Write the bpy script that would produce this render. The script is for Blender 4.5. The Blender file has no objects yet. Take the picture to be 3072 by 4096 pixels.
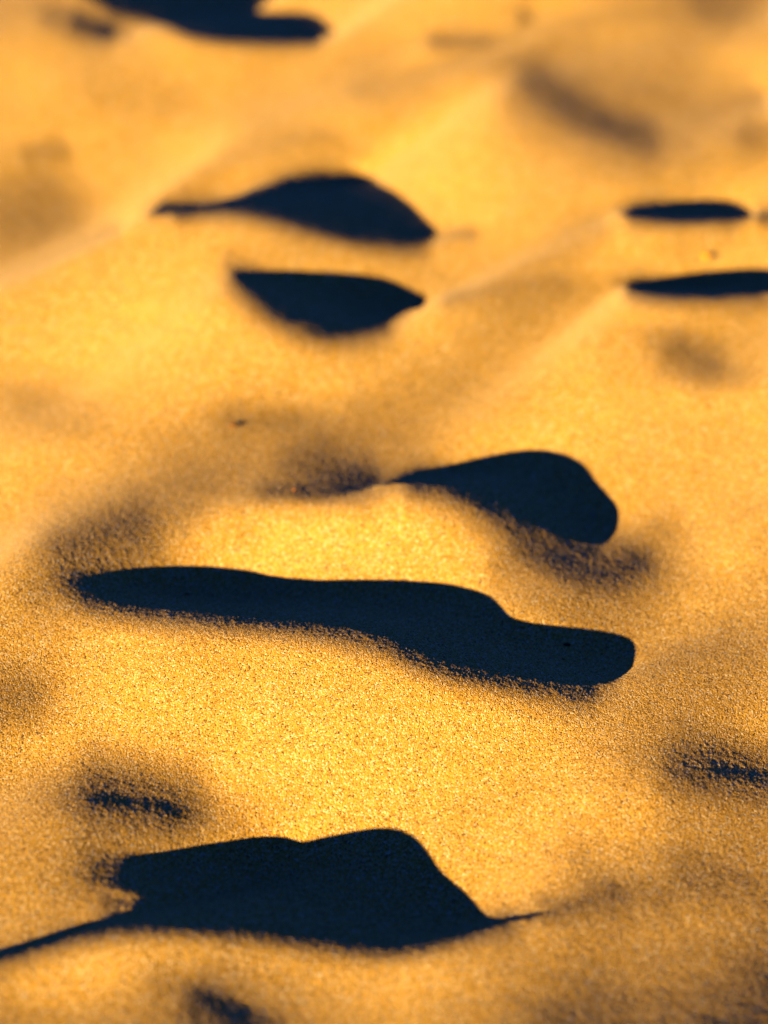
import numpy as np, math
# ---------------------------------------------------------------- camera / sun geometry (metres)
CAM_H, PITCH, TANH = 0.62, math.radians(33.0), 0.135     # height over mean sand, downward pitch, tan(half horizontal fov)
SUN_E = math.radians(12.0)                               # sun elevation; light travels towards (+x,+y)
W, H = 3072.0, 4096.0
SIG = .20
TGAM = 1.66   # the eye's brightness estimates below -> amount of light
cp, sp = math.cos(PITCH), math.sin(PITCH)
fpx = (W/2)/TANH
def project(x, y, h):
    dz = h - CAM_H
    depth = y*cp - dz*sp
    up = y*sp + dz*cp
    return W/2 + fpx*x/depth, H/2 - fpx*up/depth

# ---------------------------------------------------------------- what the sand looks like: lit level samples
LV = """
60 40 .75;100 300 1.05;350 200 .85;700 260 1.0;1000 260 1.02;900 330 1.0;1250 240 .98;1500 40 1.05;1800 110 1.05;1700 250 1.05;2000 150 .98;2300 40 1.0;2900 30 .6;2700 130 .75;2500 200 .85;3000 300 1.05
100 480 .95;400 420 .88;700 450 .85;1000 450 .88;1500 380 .85;1700 330 .95;2000 300 .9;2350 330 .8;2700 380 .9;2950 480 .85
100 640 .9;350 600 1.05;700 560 1.2;900 640 1.1;1100 600 .88;1300 580 .98;1500 560 1.25;1800 560 1.4;1950 700 1.35;2150 600 1.05;2300 650 1.0;2500 650 1.05;2800 650 .9;3000 600 .85
100 800 .62;250 900 .65;450 750 1.05;700 720 1.1;900 720 1.2;1900 850 1.4;2050 900 1.05;2250 850 .95;2550 760 .98;2800 760 1.05;3050 760 1.0
60 1020 .75;250 1000 .9;500 960 1.2;700 980 1.3;1000 1000 .95;1400 1030 .9;1700 1030 .9;1900 1000 .95;2150 1000 .95;2450 980 1.05;2700 960 1.02;2950 980 1.15
100 1250 1.1;400 1200 1.3;700 1200 1.4;850 1350 1.35;1000 1400 1.2;1300 1420 1.1;1700 1320 1.0;1900 1180 .9;2100 1180 .75;2350 1180 .85;2500 1280 1.05;2750 1280 1.05;3000 1280 .9
100 1450 1.15;400 1500 1.3;700 1500 1.2;1000 1550 1.05;1300 1550 1.05;1500 1450 .95;1800 1450 .82;2050 1450 .85;2300 1400 1.05;2550 1450 .95;2950 1450 .85
120 1620 .75;350 1700 .85;650 1650 .95;900 1580 .95;1250 1650 .8;1500 1600 .8;1800 1600 .75;2100 1560 .95;2400 1600 1.2;2750 1620 1.15;3000 1600 1.1
100 1820 1.05;350 1850 .98;600 1850 .8;850 1820 .75;1100 1850 .6;1350 1850 .5;1600 1820 .7;1800 1720 .9;2050 1700 1.05;2600 1850 1.1;2900 1800 1.02
100 2000 1.0;350 2020 .82;650 2000 .62;850 1950 .55;1150 1930 .45;2650 2050 1.0;2950 2050 .95
850 2080 1.15;1100 2060 1.35;1350 2080 1.4;1600 2030 1.4;1750 2100 1.4;1900 2180 1.35;1400 2220 1.4;1000 2180 1.3;700 2180 .9
60 2200 .85;300 2180 .6;2100 2350 1.15;2250 2400 .85;2500 2400 .9;2700 2250 .95;2950 2250 .95
100 2400 .8;250 2500 .85;60 2600 .85;450 2580 1.1;800 2600 1.15;1200 2650 1.15;1500 2750 1.15;80 2780 .62;300 2800 1.0;2800 2480 .9;3000 2550 .75;2700 2650 .8;2950 2780 .75;2600 2850 .75
500 2900 1.3;900 2850 1.35;1300 2900 1.4;1700 2900 1.3;2100 2950 1.05;2400 2980 .85;3020 2960 1.1;2800 2980 .85
100 3000 1.0;400 3020 1.05;80 3200 .85;900 3100 1.3;1300 3150 1.35;1700 3150 1.25;2100 3150 1.1;2500 3220 1.0;2800 3250 .85;3030 3300 .75
150 3400 .75;60 3600 .8;350 3500 .6;800 3300 1.1;1900 3350 1.2;2200 3350 1.15;2500 3400 .95;2800 3450 .65;3000 3550 .6;2100 3550 1.05;2400 3530 .72
200 3650 .8;60 3700 .85;2600 3650 .68;2850 3700 .7;2300 3730 .72;3050 3800 .5
150 3900 1.05;400 3860 1.1;700 3830 1.05;1000 3860 .95;1300 3900 .9;1600 3900 .95;1900 3870 .85;2150 3900 .65;2500 3850 .68;2800 3950 .55
100 4060 .75;400 4020 .8;650 3980 .7;1250 4020 .75;1600 4060 .85;1900 4050 .72;2200 4060 .5;2600 4080 .5;3000 4080 .4
"""
LEVELS = np.array([[float(t) for t in q.split()] for q in LV.replace('\n', ';').split(';') if q.strip()])
LEVELS[:, 2] -= .09*((LEVELS[:, 0] > 2150) & (LEVELS[:, 1] > 3350)) + .05*((LEVELS[:, 0] > 2450) & (LEVELS[:, 1] > 2300) & (LEVELS[:, 1] < 2900))
LEVELS[:, 2] += .13*np.exp(-((LEVELS[:, 2]-1.0)/.2)**2)*np.where(LEVELS[:, 1] < 3200, 1, .5)

# closed outlines of the shadow pools, photo pixels
POOLS = dict(
 top=[(240,-300),(260,-60),(390,23),(480,46),(574,63),(648,63),(690,95),(715,115),(787,134),(926,144),(1065,148),(1204,146),(1296,139),(1352,131),(1296,88),(1268,56),(1185,44),(1065,54),(1019,45),(1060,20),(1120,-40),(1180,-300)],
 upper=[(574,866),(630,819),(667,804),(741,807),(796,813),(852,803),(926,778),(1019,745),(1157,722),(1296,696),(1389,686),(1458,698),(1536,745),(1582,768),(1647,819),(1721,889),(1758,937),(1721,963),(1647,977),(1536,972),(1444,958),(1296,917),(1157,880),(1019,847),(926,833),(815,835),(694,856),(602,868)],
 mid=[(915,1085),(972,1079),(1111,1081),(1296,1085),(1435,1093),(1536,1109),(1629,1143),(1684,1176),(1726,1215),(1647,1243),(1536,1278),(1435,1310),(1315,1318),(1204,1296),(1111,1240),(1019,1180),(954,1134)],
 rightA=[(2455,858),(2545,824),(2647,804),(2786,795),(2912,798),(2975,820),(3020,868),(2953,888),(2833,885),(2694,887),(2545,876)],
 rightB=[(2478,1148),(2572,1122),(2690,1098),(2833,1081),(2971,1073),(3072,1073),(3200,1090),(3280,1150),(3072,1176),(2925,1187),(2786,1189),(2647,1182),(2545,1170)],
 tear=[(1500,1946),(1575,1920),(1675,1890),(1795,1861),(1907,1829),(2018,1806),(2138,1796),(2221,1804),(2295,1829),(2351,1866),(2379,1917),(2416,1963),(2462,2009),(2481,2056),(2470,2120),(2434,2172),(2342,2182),(2258,2157),(2166,2116),(2073,2065),(1999,2028),(1907,1990),(1814,1952),(1721,1934),(1640,1932)],
 long=[(330,2345),(352,2319),(417,2296),(509,2282),(602,2269),(741,2261),(861,2264),(972,2278),(1065,2298),(1185,2315),(1343,2319),(1536,2322),(1675,2324),(1795,2335),(1888,2352),(1962,2384),(1999,2417),(2036,2468),(2110,2491),(2240,2505),(2369,2514),(2481,2537),(2536,2560),(2550,2593),(2535,2630),(2532,2676),(2490,2708),(2416,2736),(2323,2748),(2184,2729),(2055,2711),(1906,2684),(1768,2650),(1675,2615),(1592,2575),(1500,2540),(1343,2510),(1157,2485),(926,2464),(741,2448),(602,2440),(463,2415),(370,2395),(330,2372)],
 big=[(435,3546),(463,3500),(480,3435),(519,3417),(648,3407),(759,3394),(880,3370),(972,3352),(1065,3345),(1157,3352),(1241,3363),(1315,3350),(1389,3326),(1472,3313),(1536,3308),(1582,3313),(1638,3331),(1684,3366),(1712,3407),(1749,3463),(1804,3519),(1860,3569),(1906,3620),(1953,3667),(1985,3678),(2055,3666),(2129,3650),(2200,3634),(2147,3668),(2045,3690),(1906,3727),(1768,3760),(1629,3780),(1481,3795),(1389,3782),(1250,3763),(1111,3746),(972,3730),(833,3714),(694,3706),(555,3706),(444,3713),(324,3735),(185,3776),(74,3813),(-200,3890),(-200,3850),(0,3796),(111,3764),(231,3727),(370,3680),(463,3657),(555,3625),(639,3602),(555,3583),(463,3560)],
)
# soft-lit flanks: (points), width, level at the core
SOFT = [
 # crests: light dies away towards the pools
 ([(420,30),(650,70),(790,140),(1065,155),(1300,146)],44,.15),
 ([(660,868),(740,855),(815,842),(926,840),(1019,855),(1157,888),(1296,927),(1444,970),(1600,992),(1740,965)],58,.26),
 ([(925,1060),(945,1100),(1010,1185),(1105,1255),(1200,1315),(1315,1342),(1435,1332),(1600,1275)],80,.26),
 ([(2490,860),(2560,878),(2700,888),(2840,888),(2960,890)],48,.26),
 ([(2480,1145),(2560,1174),(2650,1184),(2800,1192),(2940,1192),(3100,1178)],56,.26),
 ([(1573,1944),(1640,1944),(1721,1948),(1814,1970),(1907,2012),(2000,2055),(2073,2090),(2166,2145),(2258,2190),(2342,2215),(2440,2200)],92,.26),
 ([(1980,2080),(2180,2220),(2380,2300),(2540,2260),(2640,2130)],150,.27),([(1960,2070),(2200,2260),(2450,2330),(2650,2250)],230,.6),
 ([(345,2290),(310,2350),(360,2410),(463,2432),(602,2458),(741,2468),(926,2486),(1157,2506),(1343,2534),(1500,2566),(1592,2600),(1675,2642),(1768,2678),(1906,2712),(2055,2740),(2184,2760),(2323,2778),(2430,2762)],80,.26),
 ([(160,2340),(290,2230),(470,2150),(700,2070)],165,.31),
 ([(-100,3876),(74,3828),(185,3790),(324,3750),(444,3728),(555,3720),(694,3722),(833,3732),(972,3748),(1111,3764),(1250,3782),(1389,3800),(1481,3814),(1629,3800),(1768,3778),(1906,3744),(2100,3695)],64,.26),
 ([(470,3420),(420,3480),(410,3550)],120,.36),
 ([(2130,3660),(2300,3612),(2520,3560)],60,.42),
 ([(380,3622),(500,3604),(640,3600)],38,.33),
 # smudges
 ([(240,70),(380,110),(500,136)],70,.25),([(150,40),(300,90)],60,.5),
 ([(270,3205),(400,3196),(500,3205),(620,3225),(800,3275)],108,.225),([(200,3170),(500,3190),(900,3280)],195,.35),
 ([(2740,3070),(2990,3100),(3300,3135)],105,.225),([(2560,3040),(2950,3090),(3250,3130)],185,.35),
 ([(680,3930),(860,4020),(980,4100),(1150,4260)],140,.24),([(700,3950),(1150,4250)],230,.55),
 ([(850,1690),(960,1692),(1080,1698),(1250,1690)],60,.6),
 ([(820,1790),(1000,1770),(1250,1730)],110,.7),
 ([(1150,1850),(1300,1880),(1480,1915),(1570,1900)],105,.3),
 ([(600,2040),(850,1955),(1100,1905)],95,.55),
 ([(1000,1962),(1150,1950),(1343,1965),(1500,1945)],60,.34),
 ([(2010,235),(2120,300),(2210,380),(2330,455),(2460,520),(2590,550),(2720,540)],140,.36),([(2050,200),(2500,450),(2900,330)],260,.72),([(2600,540),(2830,456),(3080,390)],50,.62),
 ([(2060,66),(2130,68)],40,.58),([(1700,165),(1830,172),(1980,165)],42,.6),([(2760,-10),(3000,50)],100,.5),
 ([(1390,372),(1536,352),(1814,262),(2000,190),(2277,112),(2600,10)],42,.8),
 ([(560,890),(700,770),(850,680),(1020,580),(1350,540)],45,.85),
 ([(-20,1120),(250,1010),(500,905)],48,.8),
 ([(60,635),(290,585)],45,.62),([(2930,530),(3090,560)],80,.62),
 ([(2620,1350),(2780,1440),(2930,1510)],100,.5),
 ([(3020,870),(3100,868)],40,.3),
 ([(1750,1205),(1900,1168),(2100,1140),(2300,1130)],45,.68),
 ([(1960,1180),(2200,1010),(2450,880)],55,.82),
 ([(1770,948),(1920,930)],34,.7),
 ([(2560,2695),(2750,2640),(3000,2540)],75,.6),
 ([(50,2740),(110,2850)],140,.55),
 ([(40,800),(250,880)],120,.62),
 ([(2420,4085),(2800,4060),(3080,3990)],110,.45),([(2750,3450),(3080,3520)],90,.62),
]
# narrow well-lit rims that end the flanks crisply: (points), width, level
RIMS = [
 ([(900,2075),(1100,2045),(1343,2045),(1480,2020),(1600,2010)],45,1.3),
 
]
PAD = 320
def smooth_poly(P, n=2, closed=True):
    P = np.array(P, float)
    for _ in range(n):
        Q = np.roll(P, -1, 0) if closed else P[1:]
        A = P if closed else P[:-1]
        R = np.empty((2*len(A), 2)); R[0::2] = .75*A+.25*Q; R[1::2] = .25*A+.75*Q
        if not closed: R = np.vstack([P[:1], R, P[-1:]])
        P = R
    return P
def inside(P, X, Y):
    m = np.zeros(X.shape, bool)
    for (x0, y0), (x1, y1) in zip(P, np.roll(P, -1, 0)):
        if y0 == y1: continue
        rows = (Y[:, 0] >= min(y0, y1)) & (Y[:, 0] < max(y0, y1))
        if rows.any():
            xx = x0+(Y[rows, :1]-y0)*(x1-x0)/(y1-y0)
            m[rows] ^= X[rows] > xx
    return m
def dist(P, X, Y, yasp=1.0):
    d = np.full(X.shape, 1e9)
    for (x0, y0), (x1, y1) in zip(P[:-1], P[1:]):
        dx, dy = x1-x0, y1-y0; L = dx*dx+dy*dy+1e-9
        t = np.clip(((X-x0)*dx+(Y-y0)*dy)/L, 0, 1)
        d = np.minimum(d, np.hypot(X-x0-t*dx, Y-y0-t*dy))
    return d
def reach(P, w, X, Y):
    """influence 0..1 of a stroke that thins out towards its ends"""
    d = np.full(X.shape, 1e9); s = np.zeros(X.shape); L = np.r_[0, np.cumsum(np.hypot(*np.diff(P, axis=0).T))]
    for i, ((x0, y0), (x1, y1)) in enumerate(zip(P[:-1], P[1:])):
        dx, dy = x1-x0, y1-y0
        t = np.clip(((X-x0)*dx+(Y-y0)*dy)/(dx*dx+dy*dy+1e-9), 0, 1)
        e = np.hypot(X-x0-t*dx, Y-y0-t*dy); n = e < d
        d = np.where(n, e, d); s = np.where(n, L[i]+t*(L[i+1]-L[i]), s)
    end = np.minimum(s, L[-1]-s); q = np.clip(end/min(1.0*w, .25*L[-1]), 0, 1); q = q*q*(3-2*q)
    return np.exp(-(d/(w*(.6+.4*q)))**2)*(.45+.55*q)
def build_maps(step=8):
    xs = np.arange(-PAD, W+PAD, step)+step/2; ys = np.arange(-PAD, H+PAD, step)+step/2
    X, Y = np.meshgrid(xs, ys)
    L = LEVELS; n = len(L); S = 1000.
    def phi(r2): return .5*r2*np.log(r2+1e-12)
    p = L[:, :2]/S
    K = phi(((p[:, None]-p[None])**2).sum(-1)) + np.eye(n)*2e-3
    A = np.zeros((n+3, n+3)); A[:n, :n] = K; A[:n, n] = 1; A[:n, n+1:] = p; A[n:, :n] = A[:n, n:].T
    c = np.linalg.solve(A, np.r_[L[:, 2], 0, 0, 0])
    Xc, Yc = np.clip(X, 0, W)/S, np.clip(Y, 0, H)/S
    T = c[n]+c[n+1]*Xc+c[n+2]*Yc
    for i in range(n): T += c[i]*phi((Xc-p[i, 0])**2+(Yc-p[i, 1])**2)
    T = np.clip(T, .3, 1.6)
    for P, w, lv in RIMS:
        k = np.exp(-(dist(smooth_poly(P, 2, False), X, Y)/w)**2); T = T+(np.maximum(lv, T)-T)*k
    for P, w, lv in SOFT:
        if lv == .26: P = [(a, b-13) for a, b in P]   # crests sit right on the pool outlines
        k = reach(smooth_poly(P, 2, False), w, X, Y); T = T+(np.minimum(lv, T)-T)*k
    T = 1.35*(T/1.35)**TGAM
    T = np.where(T > .95, .95+.6*(T-.95), T)
    # small-scale unevenness of the blown sand, strongest on the right-hand flanks
    r = np.random.default_rng(3); mot = np.zeros(T.shape)
    for (cx, cy, am) in ((90, 34, 1.), (45, 22, .7), (260, 120, .9)):
        A = r.standard_normal((int(ys.size*step/cy)+5, int(xs.size*step/cx)+5))
        mot += am*bspl((A), np.arange(xs.size)*step/cx+1, np.arange(ys.size)*step/cy+1)
    where = .035+.13/(1+np.exp(-(X-2050)/190-.0))/(1+np.exp(-(Y-3250)/160))+.05/(1+np.exp(-(X-2200)/150))/(1+np.exp((Y-520)/120))+.03/(1+np.exp(-(X-2500)/150))
    T = T*np.clip(1+mot*where, .3, 1.6)
    # grain tops still catch light on a flank that is past grazing: lean such flanks a little further over
    mu = np.linspace(-.6, 2, 800); cdf = .5*(1+np.vectorize(math.erf)(mu/SIG/math.sqrt(2)))
    T = np.interp(T, mu*cdf+SIG*np.exp(-.5*(mu/SIG)**2)/math.sqrt(2*math.pi), mu)
    T = np.maximum(T, -.035)
    # beyond the frame fall back to an even level
    o = np.hypot(np.maximum(0, np.maximum(-X, X-W)), np.maximum(0, np.maximum(-Y, Y-H)))
    T = .75+(T-.75)*np.exp(-(o/220)**2)
    M = np.zeros(X.shape)
    for P in POOLS.values(): M = np.maximum(M, inside(smooth_poly(P), X, Y))
    return xs, ys, T, M
def bspl(A, fx, fy):
    """separable cubic B-spline sampling of A at the tensor grid fx (columns) x fy (rows)"""
    def wts(f, n):
        f = np.clip(f, 0, n-1.0001); i = f.astype(int); t = f-i
        w = np.stack([(1-t)**3, 3*t**3-6*t**2+4, -3*t**3+3*t**2+3*t+1, t**3])/6
        return [np.clip(i+k-1, 0, n-1) for k in range(4)], w
    iy, wy = wts(fy, A.shape[0]); B = sum(wy[k][:, None]*A[iy[k]] for k in range(4))
    ix, wx = wts(fx, A.shape[1]); return sum(wx[k][None]*B[:, ix[k]] for k in range(4))
def bil(A, x0, y0, st, x, y):
    fx = np.clip((x-x0)/st, 0, A.shape[1]-1.001); fy = np.clip((y-y0)/st, 0, A.shape[0]-1.001)
    i = fx.astype(int); j = fy.astype(int); a = fx-i; b = fy-j
    return (A[j, i]*(1-a)+A[j, i+1]*a)*(1-b)+(A[j+1, i]*(1-a)+A[j+1, i+1]*a)*b

# ---------------------------------------------------------------- heights from light: integrate the slope along the sun's path
X0, X1, Y0, Y1 = -.32, .32, .56, 1.62
te = math.tan(SUN_E); ce = math.cos(SUN_E); se = math.sin(SUN_E)
def cg(apply, b, x, n):
    r = b-apply(x); p = r.copy(); rs = (r*r).sum()
    for _ in range(n):
        Ap = apply(p); a = rs/(p*Ap).sum(); x = x+a*p; r = r-a*Ap
        r2 = (r*r).sum()
        if r2 < 1e-22: break
        p = r+(r2/rs)*p; rs = r2
    return x
def dip_profile(mask):
    """for each pool cell, its fraction along the sun's path through the pool"""
    ny, nx = mask.shape; s = np.zeros(mask.shape); run = np.zeros(mask.shape)
    f = np.zeros(mask.shape); b = np.zeros(mask.shape)
    for j in range(1, ny):
        f[j, 1:] = np.where(mask[j, 1:], f[j-1, :-1]+1, 0)
    for j in range(ny-2, -1, -1):
        b[j, :-1] = np.where(mask[j, :-1], b[j+1, 1:]+1, 0)
    return np.where(mask, (f-.5)/np.maximum(f+b-1, 1), 0), np.where(mask, f+b-1, 0)
def rim_error(m, h, d):
    ny, nx = m.shape; a = np.zeros(m.shape); b = np.zeros(m.shape); n1 = np.zeros(m.shape); n2 = np.zeros(m.shape)
    for j in range(ny):
        pa = np.zeros(nx); pn = np.zeros(nx)
        if j: pa[1:] = a[j-1, :-1]; pn[1:] = n1[j-1, :-1]
        a[j] = np.where(m[j], np.where(pn > 0, pa, h[j, :-1]), 0); n1[j] = np.where(m[j], pn+1, 0)
    for j in range(ny-1, -1, -1):
        pb = np.zeros(nx); pn = np.zeros(nx)
        if j < ny-1: pb[:-1] = b[j+1, 1:]; pn[:-1] = n2[j+1, 1:]
        b[j] = np.where(m[j], np.where(pn > 0, pb, h[j+1, 1:]), 0); n2[j] = np.where(m[j], pn+1, 0)
    L = (n1+n2-1)*math.sqrt(2)*d
    return np.where(m & (L > 4*d), -(b-a+te*L)/np.maximum(L, d), 0)
def solve(nout=7, verbose=False, steps=(.010, .005, .0025, .00125), corr=None, A=.44):
    mxs, mys, T, M = build_maps()
    st = mxs[1]-mxs[0]
    frame = None
    h = None; C = None
    for d in steps:
        nx = int(round((X1-X0)/d))+1; ny = int(round((Y1-Y0)/d))+1
        x = np.linspace(X0, X1, nx); y = np.linspace(Y0, Y1, ny)
        Xg, Yg = np.meshgrid(x, y)
        if h is None: h = np.zeros((ny, nx))
        else: h = bil(h, X0, Y0, dprev, Xg, Yg)
        # cell centres of the diagonal differences
        C = np.zeros((ny-1, nx-1)) if C is None else bil(C, 0, 0, 1, (Xg[1:, 1:]-X0)/dprev-.5, (Yg[1:, 1:]-Y0)/dprev-.5)
        for it in range(nout if d > .002 else 5):
            hc = .5*(h[1:, 1:]+h[:-1, :-1]); xc = .5*(Xg[1:, 1:]+Xg[:-1, :-1]); yc = .5*(Yg[1:, 1:]+Yg[:-1, :-1])
            px, py = project(xc, yc, hc)
            t = bil(T, mxs[0], mys[0], st, px, py); m = bil(M, mxs[0], mys[0], st, px, py) > .5
            out = (px < -PAD) | (px > W+PAD) | (py < -PAD) | (py > H+PAD)
            t = np.where(out, .75, t); m = m & ~out
            s, ln = dip_profile(m)
            gx = (h[1:, 1:]-h[1:, :-1])/d; gy = (h[1:, 1:]-h[:-1, 1:])/d
            N = np.sqrt(1+gx**2+gy**2)
            inn = ~out
            mean = (t*~m)[inn].mean()
            k = se/mean
            g = (t*k*N-se)/ce
            amp = A*np.where(py < 1040, .05, 1)*np.clip(ln*d/.03, .25, 1)
            g = np.where(m, -te+amp*(3*s*s-2*s), g)
            g = g+np.where(m, C, 0)
            w = np.where(m, 2.0, 1.0); w = np.where(out, .05, w)
            q = 1/(math.sqrt(2)*d)
            lam = 2.2e-5/d/d*1.0   # bends across the light path
            eps = 3.5
            def app(z):
                e = w*(z[1:, 1:]-z[:-1, :-1])*q
                r = eps*z*1.0
                r[1:, 1:] += e*q; r[:-1, :-1] -= e*q
                # second difference along the anti-diagonal and weakly both axes
                for (a, b, c, l) in AX:
                    u = (z[a]-2*z[b]+z[c])*(l)
                    r[a] += u; r[b] -= 2*u; r[c] += u
                return r
            AX = [((slice(2, None), slice(None, -2)), (slice(1, -1), slice(1, -1)), (slice(None, -2), slice(2, None)), lam/d/d*.0055),
                  ((slice(2, None), slice(None)), (slice(1, -1), slice(None)), (slice(None, -2), slice(None)), lam/d/d*.0004),
                  ((slice(None), slice(2, None)), (slice(None), slice(1, -1)), (slice(None), slice(None, -2)), lam/d/d*.0004)]
            rhs = np.zeros_like(h); e = w*g*q
            rhs[1:, 1:] += e; rhs[:-1, :-1] -= e
            hn = cg(app, rhs, h, (220 if it else 350) if d > .002 else 120)
            dh = np.abs(hn-h).max(); h = h+.8*(hn-h) if it else hn
            # the far rim of each pool must lie on the ray that grazes its crest
            C = C+.8*rim_error(m, h, d)
            for _ in range(2): C[1:-1, 1:-1] = (4*C[1:-1, 1:-1]+2*(C[1:-1, 2:]+C[1:-1, :-2]+C[2:, 1:-1]+C[:-2, 1:-1])+C[2:, 2:]+C[:-2, :-2]+C[2:, :-2]+C[:-2, 2:])/16
            C = np.clip(C, -.16, .16)
            if verbose: print(f'd={d} it={it} dh={dh*1000:.2f}mm range {h.min()*1000:.1f}..{h.max()*1000:.1f} mean T {mean:.3f}', flush=True)
        dprev = d
    return x, y, h, k
# ---- look
GR_W, GR_A, GR_B, GR_C = .000032, .000036, .000016, .00003
SAND1, SAND2, SAND3, SAND4 = (.64, .36, .045), (.88, .53, .10), (1, .70, .34), (1, .95, .9)
BUMP_V, BUMP_N, SHEEN = .00016, .00015, .2
SUN_S, SUN_C = 5.0, (1.0, .66, .20)
SKY_S, SKY_T = .05, (.055, .13, .33, 1)
FSTOP, EXPO, BOUNCES, DENOISE = 4.8, 1.61, 0, True

# ================================================================ building the place
import bpy, bmesh, random
from mathutils import Vector
scene = bpy.context.scene
rng = np.random.default_rng(7)

def lattice(n, m):
    return rng.standard_normal((n, m))
def grow(a, b, d, first, ratio, end):
    s = [b]; st = first
    while abs(s[-1]-a) < end: s.append(s[-1]+d*st); st *= ratio
    return s[1:]
def core_axis(a, b, s0, s1):
    n = int((b-a)/((s0+s1)/2)); t = np.linspace(0, 1, n+1)
    return a+(b-a)*(s0*t+.5*(s1-s0)*t*t)/(.5*(s0+s1))
xc_ = core_axis(-.255, .255, .00040, .00040)
yc_ = core_axis(.61, 1.56, .00038, .00090)
left = grow(0, xc_[0], -1, .0007, 1.045, 420); right = grow(0, xc_[-1], 1, .0007, 1.045, 420)
near = grow(0, yc_[0], -1, .0007, 1.045, 420); far = grow(0, yc_[-1], 1, .0012, 1.045, 420)
gx_ = np.array(left[::-1]+list(xc_)+right); gy_ = np.array(near[::-1]+list(yc_)+far)
sx, sy, sh_, skk = solve()
dd = sx[1]-sx[0]
Z = bspl(sh_, (gx_-sx[0])/dd, (gy_-sy[0])/dd)
GX, GY = np.meshgrid(gx_, gy_)
# outside the surveyed patch the sand runs on in wind ripples and long low swells
o = np.hypot(np.maximum(0, np.maximum(-.265-GX, GX-.265)), np.maximum(0, np.maximum(.61-GY, GY-1.54)))
f = np.exp(-(o/.10)**2)
warp = .05*np.sin(3.1*GX+1.7*GY)+.03*np.sin(7.3*GX-2.9*GY+1)+.02*np.sin(13.1*GX+5.3*GY)
ph = 2*math.pi*(GY*1.0-GX*.28+warp)/.13
fade = 1/(1+(np.hypot(GX, GY)/30)**2)
rip = .0042*(np.sin(ph)+.28*np.sin(2*ph+.9))*(.65+.35*np.sin(5.1*GX+2.2*np.sin(3.7*GY)))*fade
swell = .35*np.sin(GX/9+.6)*np.sin(GY/12)*(1-np.exp(-(np.hypot(GX, GY-1)/14)**2))
Z = Z*f+(1-f)*rip+swell
# loose-grain relief on the surface itself
def grain(cell, amp):
    nx = int((xc_[-1]-xc_[0])/cell)+4; ny = int((yc_[-1]-yc_[0])/cell)+4
    A = lattice(ny, nx)
    g = bspl(A, (gx_-xc_[0])/cell+1, (gy_-yc_[0])/cell+1)
    return g*amp*o2
o2 = np.exp(-(np.hypot(np.maximum(0, np.abs(GX)-.252), np.maximum(0, np.maximum(.612-GY, GY-1.555)))/.05)**2)
Z += rng.standard_normal(Z.shape)*GR_W*o2+grain(.00090, GR_A)+grain(.0026, GR_B)+grain(.0055, GR_C)
ny, nx = Z.shape
def sand_z(x, y):
    return float(Z[np.searchsorted(gy_, y), np.searchsorted(gx_, x)])

me = bpy.data.meshes.new('sand')
co = np.empty((ny*nx, 3), np.float32); co[:, 0] = GX.ravel(); co[:, 1] = GY.ravel(); co[:, 2] = Z.ravel()
idx = np.arange(ny*nx, dtype=np.int32).reshape(ny, nx)
q = np.stack([idx[:-1, :-1], idx[:-1, 1:], idx[1:, 1:], idx[1:, :-1]], -1).reshape(-1, 4)
me.vertices.add(len(co)); me.vertices.foreach_set('co', co.ravel())
me.loops.add(q.size); me.loops.foreach_set('vertex_index', q.ravel())
me.polygons.add(len(q)); me.polygons.foreach_set('loop_start', np.arange(0, q.size, 4, dtype=np.int32))
me.polygons.foreach_set('use_smooth', np.ones(len(q), bool))
me.update(calc_edges=True)
sand = bpy.data.objects.new('sand', me); scene.collection.objects.link(sand)
sand['kind'] = 'structure'

# ---------------------------------------------------------------- materials
class NT:
    def __init__(s, name):
        s.m = bpy.data.materials.new(name); s.m.use_nodes = True; s.t = s.m.node_tree
        s.b = s.t.nodes['Principled BSDF']
    def n(s, ty, **kw):
        n = s.t.nodes.new(ty)
        for k, v in kw.items():
            if k in n.inputs: n.inputs[k].default_value = v
            else: setattr(n, k, v)
        return n
    def l(s, a, b): s.t.links.new(a, b)
def ramp(nt, stops):
    r = nt.n('ShaderNodeValToRGB'); e = r.color_ramp.elements
    while len(e) < len(stops): e.new(.5)
    for el, (p, c) in zip(e, stops): el.position = p; el.color = (*c, 1)
    return r
s = NT('sand'); s.b.inputs['Roughness'].default_value = .6; s.b.inputs['Specular IOR Level'].default_value = .45
s.b.inputs['Sheen Weight'].default_value = SHEEN; s.b.inputs['Sheen Roughness'].default_value = .35; s.b.inputs['Sheen Tint'].default_value = (1, .82, .80, 1)
tc = s.n('ShaderNodeTexCoord')
vor = s.n('ShaderNodeTexVoronoi', Scale=2100.0); s.l(tc.outputs['Object'], vor.inputs['Vector'])
sep = s.n('ShaderNodeSeparateColor'); s.l(vor.outputs['Color'], sep.inputs[0])
# grain colours: dark mineral, rust, ochre, honey, pale quartz
r = ramp(s, [(0, (.07, .045, .03)), (.07, (.30, .16, .055)), (.22, SAND1), (.70, SAND2), (.90, SAND3), (1, SAND4)])
s.l(sep.outputs[0], r.inputs[0])
big = s.n('ShaderNodeTexNoise', Scale=14.0, Detail=4.0); s.l(tc.outputs['Object'], big.inputs['Vector'])
br = ramp(s, [(.3, (.94, .93, .90)), (.7, (1.05, 1.06, 1.08))]); s.l(big.outputs[0], br.inputs[0])
mx = s.n('ShaderNodeMix', data_type='RGBA', blend_type='MULTIPLY'); mx.inputs[0].default_value = 1
s.l(r.outputs[0], mx.inputs[6]); s.l(br.outputs[0], mx.inputs[7]); s.l(mx.outputs[2], s.b.inputs['Base Color'])
b1 = s.n('ShaderNodeBump', Strength=1.0, Distance=BUMP_V); b1.invert = True
s.l(vor.outputs['Distance'], b1.inputs['Height'])
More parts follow.
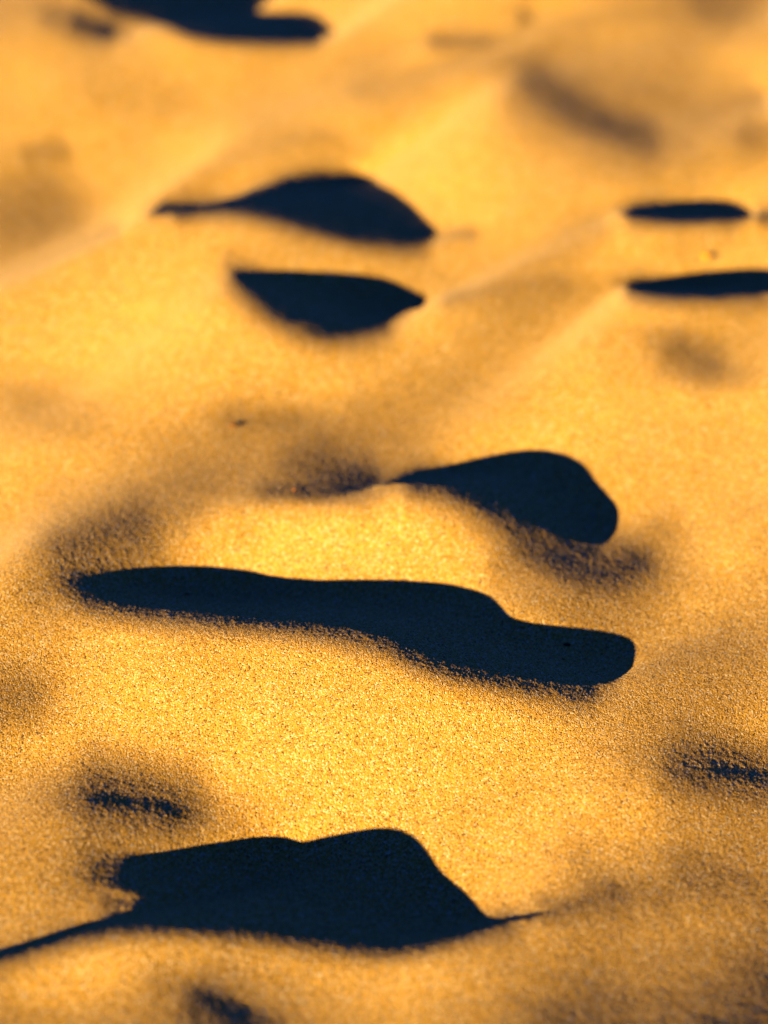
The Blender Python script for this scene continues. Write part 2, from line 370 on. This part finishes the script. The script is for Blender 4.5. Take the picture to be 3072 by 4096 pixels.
n2 = s.n('ShaderNodeTexNoise', Scale=1100.0, Detail=3.0, Roughness=.6); s.l(tc.outputs['Object'], n2.inputs['Vector'])
b2 = s.n('ShaderNodeBump', Strength=1.0, Distance=BUMP_N); s.l(n2.outputs[0], b2.inputs['Height'])
s.l(b2.outputs[0], b1.inputs['Normal']); s.l(b1.outputs[0], s.b.inputs['Normal'])
me.materials.append(s.m)
def plain(name, col, rough=.6, scale=900.):
    a = NT(name); t = a.n('ShaderNodeTexCoord'); n = a.n('ShaderNodeTexNoise', Scale=scale, Detail=3.0); a.l(t.outputs['Object'], n.inputs['Vector'])
    rr = ramp(a, [(.3, tuple(.7*c for c in col)), (.7, tuple(min(1, 1.15*c) for c in col))]); a.l(n.outputs[0], rr.inputs[0]); a.l(rr.outputs[0], a.b.inputs['Base Color'])
    a.b.inputs['Roughness'].default_value = rough; return a.m

# ---------------------------------------------------------------- small things lying on the sand
def ground_at(px, py):
    a = (px-W/2)/fpx; b = (H/2-py)/fpx; z = 0
    for _ in range(30):
        t = (z-CAM_H)/(-sp+b*cp); z += .6*(sand_z(a*t, (cp+b*sp)*t)-z)
    return a*t, (cp+b*sp)*t, z
def flake(name, px, py, length, width, thick, rot, tilt, mat, label, cat, seed, lift=.3, roll=0):
    """an irregular faceted chip with a bevelled rim, resting on the sand"""
    x, y, z = ground_at(px, py); rr = random.Random(seed)
    bm = bmesh.new(); n = 11; rings = []
    for (sc, hz) in ((.80, -.5), (1, -.12), (.97, .2), (.72, .5)):
        ring = []
        for k in range(n):
            a = 2*math.pi*k/n; rr.seed(seed*100+k); j = .82+.3*rr.random()
            ring.append(bm.verts.new((math.cos(a)*length/2*sc*j, math.sin(a)*width/2*sc*j, hz*thick*(1+.25*math.sin(2*a+seed)))))
        rings.append(ring)
    for p, q_ in zip(rings, rings[1:]):
        for k in range(n): bm.faces.new((p[k], p[(k+1) % n], q_[(k+1) % n], q_[k]))
    bm.faces.new(rings[0][::-1])
    c = bm.verts.new((0, 0, .62*thick))
    for k in range(n): bm.faces.new((rings[-1][k], rings[-1][(k+1) % n], c))
    m = bpy.data.meshes.new(name); bm.to_mesh(m); bm.free(); m.materials.append(mat)
    o = bpy.data.objects.new(name, m); scene.collection.objects.link(o)
    o.location = (x, y, z+lift*thick); o.rotation_euler = (tilt, roll, rot)
    o['label'] = label; o['category'] = cat
    return o
FL = dict(yellow=plain('yellow_flake', (.85, .40, .002), .5), rust=plain('rust_chip', (.26, .10, .025)), black=plain('black_chip', (.012, .010, .010)))
flake('shell_flake', 2822, 1034, .0050, .0042, .0012, -.6, math.radians(16), FL['yellow'], 'bright yellow flake on lit sand, just above the lower right-hand shadow', 'flake', 3, lift=.9)
flake('bark_chip', 930, 1703, .0032, .0022, .0008, -.4, math.radians(12), FL['rust'], 'rust brown chip tilted on the sand, below the rounded upper middle shadow', 'chip', 5, lift=.4)
flake('stone_chip', 2267, 2581, .0030, .0016, .0010, .1, 0, FL['black'], 'larger black chip inside the right end of the long shadow', 'chip', 8)
flake('twig_piece', 2252, 2638, .0017, .0005, .0004, -.6, 0, FL['black'], 'thin dark sliver just below the larger black chip in the long shadow', 'sliver', 9)
flake('twig_piece', 746, 2378, .0038, .0006, .0005, .05, 0, FL['black'], 'thin dark sliver near the left end of the long shadow', 'sliver', 12)
flake('coarse_grain', 1176, 1962, .0013, .0011, .0009, .2, .2, plain('orange_grain', (.6, .22, .03)), 'tiny orange grain on the dark slope left of the teardrop shadow', 'grain', 14)

# ---------------------------------------------------------------- light
sun = bpy.data.lights.new('sun', 'SUN'); sun.energy = SUN_S; sun.angle = math.radians(.5); sun.color = SUN_C
so = bpy.data.objects.new('sun', sun); scene.collection.objects.link(so)
dirv = Vector((ce/math.sqrt(2), ce/math.sqrt(2), -se)); so.rotation_euler = dirv.to_track_quat('-Z', 'Y').to_euler(); so.location = (-1, -1, 1)
w = bpy.data.worlds.new('World'); scene.world = w; w.use_nodes = True; wt = w.node_tree
sky = wt.nodes.new('ShaderNodeTexSky'); sky.sky_type = 'NISHITA'; sky.sun_disc = False
sky.sun_elevation = SUN_E; sky.sun_rotation = math.radians(225)   # towards (-x,-y)
sky.ozone_density = 4.0; sky.dust_density = 0; sky.air_density = 1.0
mixw = wt.nodes.new('ShaderNodeMix'); mixw.data_type = 'RGBA'; mixw.blend_type = 'MULTIPLY'; mixw.inputs[0].default_value = 1
mixw.inputs[7].default_value = SKY_T
wt.links.new(sky.outputs[0], mixw.inputs[6])
bg = wt.nodes['Background']; wt.links.new(mixw.outputs[2], bg.inputs[0]); bg.inputs[1].default_value = SKY_S

# ---------------------------------------------------------------- camera
cam = bpy.data.cameras.new('camera'); cam.sensor_fit = 'HORIZONTAL'; cam.sensor_width = 24; cam.lens = 12/TANH
cam.clip_start = .02; cam.clip_end = 2000
cam.dof.use_dof = True; cam.dof.aperture_fstop = FSTOP
fx_, fy_, fz_ = ground_at(1536, 2700); cam.dof.focus_distance = fy_*cp-(fz_-CAM_H)*sp
cam.dof.aperture_blades = 9
co_ = bpy.data.objects.new('camera', cam); scene.collection.objects.link(co_)
co_.location = (0, 0, CAM_H); co_.rotation_euler = (math.pi/2-PITCH, 0, 0)
scene.camera = co_
scene.view_settings.view_transform = 'Standard'; scene.view_settings.look = 'None'
scene.view_settings.exposure = EXPO; scene.view_settings.gamma = 1; scene.view_settings.use_curve_mapping = False
scene.cycles.max_bounces = 1; scene.cycles.glossy_bounces = 0; scene.cycles.diffuse_bounces = BOUNCES
scene.cycles.use_denoising = DENOISE
